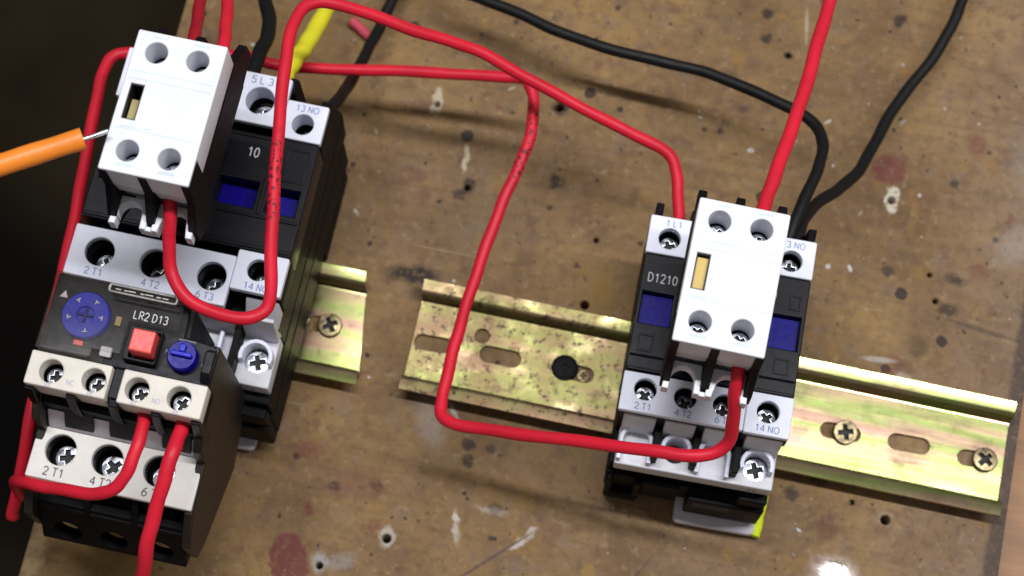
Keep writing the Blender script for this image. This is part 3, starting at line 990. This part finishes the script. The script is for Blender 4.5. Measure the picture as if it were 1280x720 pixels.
# face: dark deck under the cover
plate('face', [[(-23.1, -45.3), (23.1, -45.3), (23.1, -36.4), (22.2, -34.4), (13.6, -33.6), (13.2, -23.7), (-23.1, -23.7)]], 79, 84.3, 'panel', ov, 0.4)
cov = plate('clear_cover', [[(-22.8, -45.2), (-22.8, -23.9), (12.4, -25.0), (12.4, -33.6), (-.6, -33.6), (-.6, -42.6), (-8, -42.6), (-8, -44.8)]], 87.4, 88.6, 'smoked', ov, 0.3)
B().box(-22.8, -22.0, -45, -24, 84.4, 87.38).box(-21.9, 12, -24.7, -24.0, 84.4, 87.38).box(-21.9, -9, -44.9, -44.1, 84.4, 87.38).build('cover_wall', 'smoked', ov, 0)
plate('label_rail', [rect(-8.2, 10.6, -27.2, -24.7, .9), rect(-7.4, 9.8, -26.6, -25.3, .3)], 88.65, 89.7, 'clear_edge', ov, 0.25)
for q, w in ((-5.6, 1.1), (-3.6, .7), (-2.0, 1.5), (.8, .8), (2.6, 1.6), (5.2, .9), (7.0, 1.2)):
    B().box(q - w * .7, q + w * .7, -26.25 + .1 * w, -25.75 + .05 * w, 88.65, 88.9 + .1 * w).build('label_glint', 'clear_edge', ov, 0.1)  # glints on the label rail shaped as small grey bars
dial = B().lathe([(6.4, 84.35), (6.4, 85.6), (6.0, 86.2), (2.4, 86.2), (2.2, 85.7), (0, 85.7)], -12.9, -33.7, 40).build('dial', 'dial', ov, 0)
B().box(-14.9, -10.9, -34.05, -33.35, 85.72, 86.5).box(-13.25, -12.55, -35.7, -31.7, 85.73, 86.45).build('dial_cross', 'blue', dial, 0.1)
for a, s in ((128, '7'), (62, '8'), (0, 'r'), (200, '/'), (285, 'k')):
    t = math.radians(a)
    c, q = math.cos(t), math.sin(t)
    bb = B().box(-.5, .5, -.16, .16, 0, .15).box(.2, .5, -.7, .5, 0, .16).build('tick', 'ink_white', dial, 0)
    bb.location = ((-12.9 + 4.2 * c) * MM, (-33.7 + 4.2 * q) * MM, 86.22 * MM)
    bb.rotation_euler = (0, 0, t)
plate('pointer_mark', [[(-21.3, -29.9), (-19.1, -29.9), (-20.1, -27.9)]], 84.35, 84.6, 'ink_white', ov, 0.04, 0)
text('LR2 D13', 4.6, -31.5, 88.62, 2.1, 'ink_white', ov, 0.0, 0.88, 0.01)
B().box(-5.2, -3.6, -34.6, -32.0, 84.2, 85.2).build('test_tab', 'olive', ov, 0.2)
B().box(-14.2, -11.6, -41.9, -40.4, 84.3, 85.6).build('trip_flag', 'button', ov, 0.3)
plate('recess', [rect(-17.5, -5.5, -45.1, -42.2, .4)], 84.35, 84.6, 'cavity', ov, 0.05, 0)
B().box(-6.8, -3.6, -43.4, -40.6, 84.35, 86.0).build('catch', 'grey', ov, 0.5)
plate('button_well', [rect(-.4, 8.4, -43.2, -33.9, .6), rect(1.2, 8.0, -42.4, -34.8, .4)], 84.3, 87.2, 'panel', ov, 0.25)
B().prism_x([(-41.8, 84.4), (-35.3, 84.4), (-35.5, 91.5), (-41.5, 91.5)], 1.6, 7.7).build('stop_button', 'button', ov, 0.5)
kn = B().lathe([(4.0, 84.35), (4.0, 87.2), (3.6, 87.9), (0, 87.9)], 14.7, -39.2, 30).build('reset_knob', 'blue', ov, 0)
B().box(11.9, 17.5, -39.8, -38.6, 87.92, 89.4).box(13.9, 15.5, -38.58, -36.4, 87.92, 89.2).build('knob_grip', 'dial', kn, 0.35)
B().box(9.6, 10.4, -38.6, -37.8, 84.2, 84.42).box(19.6, 20.1, -40.4, -39.6, 84.2, 84.42).box(12.2, 16.8, -34.7, -34.3, 84.2, 84.42).build('knob_mark', 'ink_grey', ov, 0)
B().prism_x([(-35.5, 84.4), (-36.4, 86.8), (-42.5, 86.8), (-44.9, 84.4)], 20.3, 22.9).build('edge_ridge', 'panel', ov, 0.4)
# auxiliary terminals: two cream blocks
for x0, x1, hs in ((-23.4, -1.9, (-17.1, -5.8)), (1.2, 23.4, (5.7, 16.8))):
    pl = plate('cream_terminal_block', [rect(x0, x1, -54.6, -45.6, .5)] + [circle(h, -50.2, 3.1) for h in hs], 81.5, 87, 'tan', ov, 0.4)
    B().prism_x([(-54.6, 81.45), (-54.4, 76.5), (-54.0, 76.5), (-54.0, 81.45)], x0 + .2, x1 - .2).build('cream_skirt', 'tan', ov, 0.4)
    plate('terminal_block', [rect(x0 + .1, x1 - .1, -53.95, -45.5)] + [circle(h, -50.2, 3.2) for h in hs], 76.6, 81.44, 'black', ov, 0.1, 1)
    for h in hs:
        screw('tan', h + .1, -50.4, 79.3, ov)
    n1, n2, k = (('95', '96', 'NC') if x0 < -10 else ('97', '98', 'NO'))
    text(n1, hs[0], -53.9, 87, 1.1, 'ink_lilac', pl); text(n2, hs[1], -53.9, 87, 1.1, 'ink_lilac', pl)
    text(k, (hs[0] + hs[1]) / 2, -52.2, 87, 1.3, 'ink_lilac', pl)
B().box(-1.8, 1.1, -53.4, -45.4, 78, 84.6).build('divider', 'panel', ov, 0.3)
for x in (-22.2, -11.2, .1, 11.4, 22.0):
    B().prism_x([(-53.6, 84.6), (-55.6, 84.4), (-56.8, 78), (-57.6, 66), (-53.6, 66)], x - 1.25, x + 1.25).build('clip_tooth', 'panel', ov, 0.3)
# grey recessed ledge and black cable pockets between the two rows
B().prism_x([(-56.7, 70), (-60.2, 64), (-60.2, 53.2), (-56.7, 53.2)], -20.4, 20.4).build('ledge', 'clip', ov, 0.4)
for x in (-11.5, 0.8, 15.2):
    B().prism_x([(-56.0, 72.5), (-59.0, 67.8), (-60.0, 65.6), (-56.0, 65.6)], x - 4.0, x + 4.0).build('cable_pocket', 'cavity', ov, 0.3)
# load terminals
lx = (-15.5, -2.6, 11.6)
lp = plate('load_terminal_plate', [rect(-23.0, 22.6, -74.4, -60.3, .5)] + [circle(x, -65.8, 4.2) for x in lx], 61.2, 63.6, 'cream', ov, 0.35)
plate('terminal_block', [rect(-22.9, 22.5, -74.2, -60.6)] + [circle(x, -65.8, 4.4) for x in lx], 53.1, 61.15, 'black', ov, 0.1, 1)
for x, s in zip(lx, ('2 T1', '4 T2', '6 T3')):
    screw('big', x + .3, -66.2, 54.2, ov)
    text(s, x - .2, -72.0, 63.6, 2.2, 'ink_grey', lp, 0, 1.0, 0.012)
# cable entries on the lower face
fm = plate_mesh('cable_entry_face', [rect(-20.4, 20.4, -9.0, 9.0, .5)] + [circle(x, -3.6, 3.9) for x in (-13, 0, 13)], -2, 2, 0.3)
fm.materials.append(M['black'])
fo = link(bpy.data.objects.new('cable_entry_face', fm), ov)
fo.rotation_euler = (math.radians(65), 0, 0)
fo.location = (0, -0.0805, 0.0455)
for x in (-6.6, 6.6):
    B().prism_x([(-74.3, 60), (-80, 53), (-84, 42), (-78, 42)], x - .9, x + .9).build('divider', 'black', ov, 0.3)

# ---------------------------------------------------------------- wires
wire('red_wire', [(-145.8,8,104),(-145.5,1.3,104),(-145,-3,104),(-144.3,-6.9,103),(-143.6,-12.7,98),(-142.2,-18.8,94),(-138.3,-24.5,93),(-131,-27.2,92),(-122,-27.4,92),(-117.4,-25.2,91),(-116.3,-20.1,90),(-118.4,-10.9,89),(-121.8,4.5,88),(-125,19.9,88),(-128.1,38.4,87),(-129.9,52.8,86),(-130,61.4,84),(-127.4,66.4,82),(-120.3,68.7,79),(-110.7,69.9,74),(-99.7,70.6,68),(-88.6,71.8,62),(-80.5,71.8,58),(-67.1,69.3,53),(-52.1,65.7,50),(-38.3,62,48),(-28.4,59.5,47),(-22.8,57.2,47),(-19.8,52.6,47),(-18,45.5,47),(-16.2,36,47)],
     1.72, 'red_wire', 'long red wire from left white block looping across to the right contactor top', group='red control wires')
wire('red_wire', [(-182.9,-81.5,28),(-182.6,-79.7,30),(-181.7,-72.1,36),(-181.2,-61.7,42),(-181.6,-48.5,45),(-183.1,-29.9,45),(-185.5,-5.2,42),(-187.2,10,40),(-189.3,24.2,38),(-192,42.5,36),(-192.8,51.5,35),(-191.7,57.5,34),(-187.8,60.4,33),(-176.3,63.3,32),(-155.4,67.7,30),(-144.6,68.3,28),(-131.4,70,27),(-112.1,72.9,28),(-92.8,75.4,30),(-78.3,76.9,32),(-71.6,77.4,33),(-67.7,75.4,34),(-65.3,69.6,34),(-64.3,59.4,34),(-65.5,49.2,33),(-67.8,37.6,32),(-69.8,24.9,31),(-71,10.9,31),(-71.6,-1.9,32),(-72.1,-13.2,33),(-71.9,-23.1,34),(-71,-27.9,35),(-68,-30.8,37),(-62.5,-31.4,39),(-49.9,-31.5,44),(-32,-31.7,52),(-14.7,-32.7,62),(-4.2,-32.8,66),(3,-31.3,67),(7.1,-28,69),(7.2,-24,76),(6.1,-19.8,85),(5.3,-15.1,91),(5.0,-11.8,93),(4.8,-6,93)],
     1.78, 'red_wire', 'long red wire hugging left edge, then crossing the rail to the right block', group='red control wires')
wire('red_wire', [(-143.7,-50,77),(-142.6,-54.8,78),(-141.4,-58.3,80),(-141.4,-64.4,81),(-142.5,-70.4,80),(-144.1,-73.8,78),(-147.6,-76.3,76),(-153.1,-77.3,74),(-162.7,-77.1,70),(-169.7,-76.5,66),(-175.6,-75.6,58),(-179,-75,48),(-180,-76,36)],
     1.72, 'red_wire', 'short red wire curving left below the cream terminals of the overload relay', group='red control wires')
wire('red_wire', [(-132.8,-50,77),(-132.2,-54.8,78),(-131.7,-58.4,80),(-131.9,-64.3,82),(-132.7,-71.5,80),(-133.4,-79.3,76),(-133.9,-87.2,72),(-134.4,-93.8,66),(-135.5,-100.3,58),(-138,-112,40),(-140,-128,10)],
     1.95, 'red_wire', 'red wire running from the rightmost cream terminal down out of the picture', group='red control wires')
wire('red_wire', [(15,135,40),(13.8,114,60),(13.1,105.6,62),(11.4,90.2,66),(9.8,73.2,70),(7.9,57.8,74),(5.9,44.7,78),(4.6,37.1,80),(3.9,30,82),(3.6,22,84)],
     1.95, 'red_wire', 'straight red wire coming from the top edge down into the right white block', group='red control wires')
wire('red_wire', [(-157,88,66),(-153.6,71.4,75),(-151.5,64.1,78),(-148.3,54.5,84),(-145.9,47,90),(-144.3,38,95),(-143.6,30,98)],
     1.75, 'red_wire', 'bright red wire entering the top right of the left white block', group='red control wires')
wire('red_wire', [(-167,95,50),(-164,76.6,60),(-162.1,67.6,66),(-159.2,58.1,74),(-155.7,48.6,84),(-153.9,40,93),(-153.6,31,98)],
     1.75, 'dull_red_wire', 'dull crimson wire behind the top of the left white block beside the bright one', group='red control wires')
wire('black_wire', [(-125,122,20),(-100.2,107.1,24),(-89.4,104,25),(-76.1,100.9,26),(-62.9,97.3,27),(-47.5,94.7,28),(-32.5,93.7,28),(-20.1,93.4,28),(-10.1,91.7,29),(2.6,87.7,31),(12.6,83.8,33),(18.4,79.6,35),(20.6,73.7,38),(20.2,66.1,41),(18.2,55.7,44),(16.2,45.8,46),(15,36,46)],
     1.75, 'black_wire', 'black wire sweeping across the upper board and hooking down under the red one', group='black control wires')
wire('black_wire', [(64,168,10),(59.8,150.2,10),(57.8,142.7,10),(55.5,132.3,10),(51.5,120.3,10),(44.6,106.5,11),(40.4,96,13),(36.8,82.9,17),(33.2,72.8,22),(27.6,64.1,28),(21.9,55.8,35),(18.8,48.2,41),(17.6,41.1,45),(17,35,46)],
     1.8, 'black_wire', 'wavy black wire from the top right corner to the right contactor', group='black control wires')
wire('black_wire', [(-158,101,27),(-155.5,93.4,30),(-152.2,86.3,32),(-148.7,78.9,35),(-146.9,72.5,38),(-146.9,65.7,42),(-146.9,59.6,45),(-146.3,50,48)],
     2.2, 'black_wire', 'thick kinked black wire rising from the top of the left contactor', group='black control wires')
wire('black_wire', [(-116,121,7),(-117.1,112.8,8),(-118.3,104.9,9),(-119.5,96.8,10),(-120.5,87.9,13),(-121,76.4,20),(-121.2,66.5,29),(-121.5,57.8,38),(-122.3,50,45),(-123.2,44,47)],
     1.8, 'black_wire', 'black wire slanting up from the right corner of the left contactor', group='black control wires')
wire('earth_wire', [(-134.5,104,18),(-135.1,96.5,20),(-135.5,89.9,23),(-135.5,81.1,29),(-135.8,74.4,34),(-136.4,69,38),(-136.9,63.7,42),(-137,58.9,45),(-137,55.2,47)],
     2.6, 'green_wire', 'short yellow-green wire behind the red loop at the left contactor', 'wire')
wire('wire_offcut', [(-130.3,98.3,2),(-127.8,96.5,2),(-123.5,94,2),(-121.3,93.4,2)], 1.6, 'pink_wire',
     'small pink-red wire offcut lying on the board beside the black wire', 'wire offcut')
wire('wire_offcut', [(24.6,-25,3.4),(24.6,-29,2.4),(24.7,-33,2.2),(24.2,-37.6,2.2)], 1.7, 'lime_wire',
     'lime yellow wire scrap beside the right contactor clip', 'wire offcut')

# orange pointer held in from the left
pb = empty('pointer_pen', (-164.2, .7, 0), 0, 'orange pointer with a bare metal tip touching the left white block', 'pointer')
me = tube_mesh('sleeve', [(-300,-92,140),(-230,-44,132),(-191.2,-17.6,128),(-181.6,-11.2,127),(-173.3,-5.6,126),(-164.4,.4,125)], 2.75, 20, wob=0.00005)
me.materials.append(M['orange'])
me2 = tube_mesh('tip', [(-165.5,-.6,125.1),(-162.5,1.4,124.8),(-159.3,3.9,124.2)], .6, 10, wob=0)
me2.materials.append(M['nickel'])
for nm, m in (('sleeve', me), ('tip', me2)):
    m.transform(Matrix.Translation((.1642, -.0007, 0)))
    link(bpy.data.objects.new(nm, m), pb)

# ---------------------------------------------------------------- dust, swarf and paint flecks on the board
bm = bmesh.new()
rng = random.Random(11)
for k in range(330):
    x, y = rng.uniform(-180, 92), rng.uniform(-95, 150)
    if abs(y) < 20 and (x > -90 or x < -100):
        continue
    r = rng.choice((.18, .22, .26, .3, .45, .6)) * rng.uniform(.7, 1.3)
    a0, el = rng.uniform(0, 6), rng.uniform(1, 3)
    n = rng.randint(4, 6)
    lo, hi = [], []
    for q in range(n):
        a = 2 * math.pi * q / n + rng.uniform(-.3, .3)
        px, py = r * el * math.cos(a), r * math.sin(a)
        ca, sa = math.cos(a0), math.sin(a0)
        px, py = px * ca - py * sa, px * sa + py * ca
        lo.append(bm.verts.new(((x + px) * MM, (y + py) * MM, 0.00002)))
        hi.append(bm.verts.new(((x + px * .7) * MM, (y + py * .7) * MM, rng.uniform(.15, .4) * MM)))
    bm.faces.new(hi)
    for q in range(n):
        w = (q + 1) % n
        bm.faces.new((lo[q], lo[w], hi[w], hi[q]))
me = bpy.data.meshes.new('dust_flecks')
bm.to_mesh(me); bm.free()
t = NT('pale_dust')
pos = t.coord((1000, 1000, 1000))
t.set(Base_Color=t.ramp(t.noise(pos, 0.09, 1), [(0.35, (0.05, 0.035, 0.03)), (0.45, (0.20, 0.14, 0.09)), (0.56, (0.34, 0.27, 0.19)), (0.66, (0.6, 0.57, 0.52))]), Roughness=0.8)
me.materials.append(t.m)
fk = link(bpy.data.objects.new('dust_flecks', me))
tag(fk, 'scattered pale and dark dust flecks lying on the brown board', 'dust', kind='stuff')
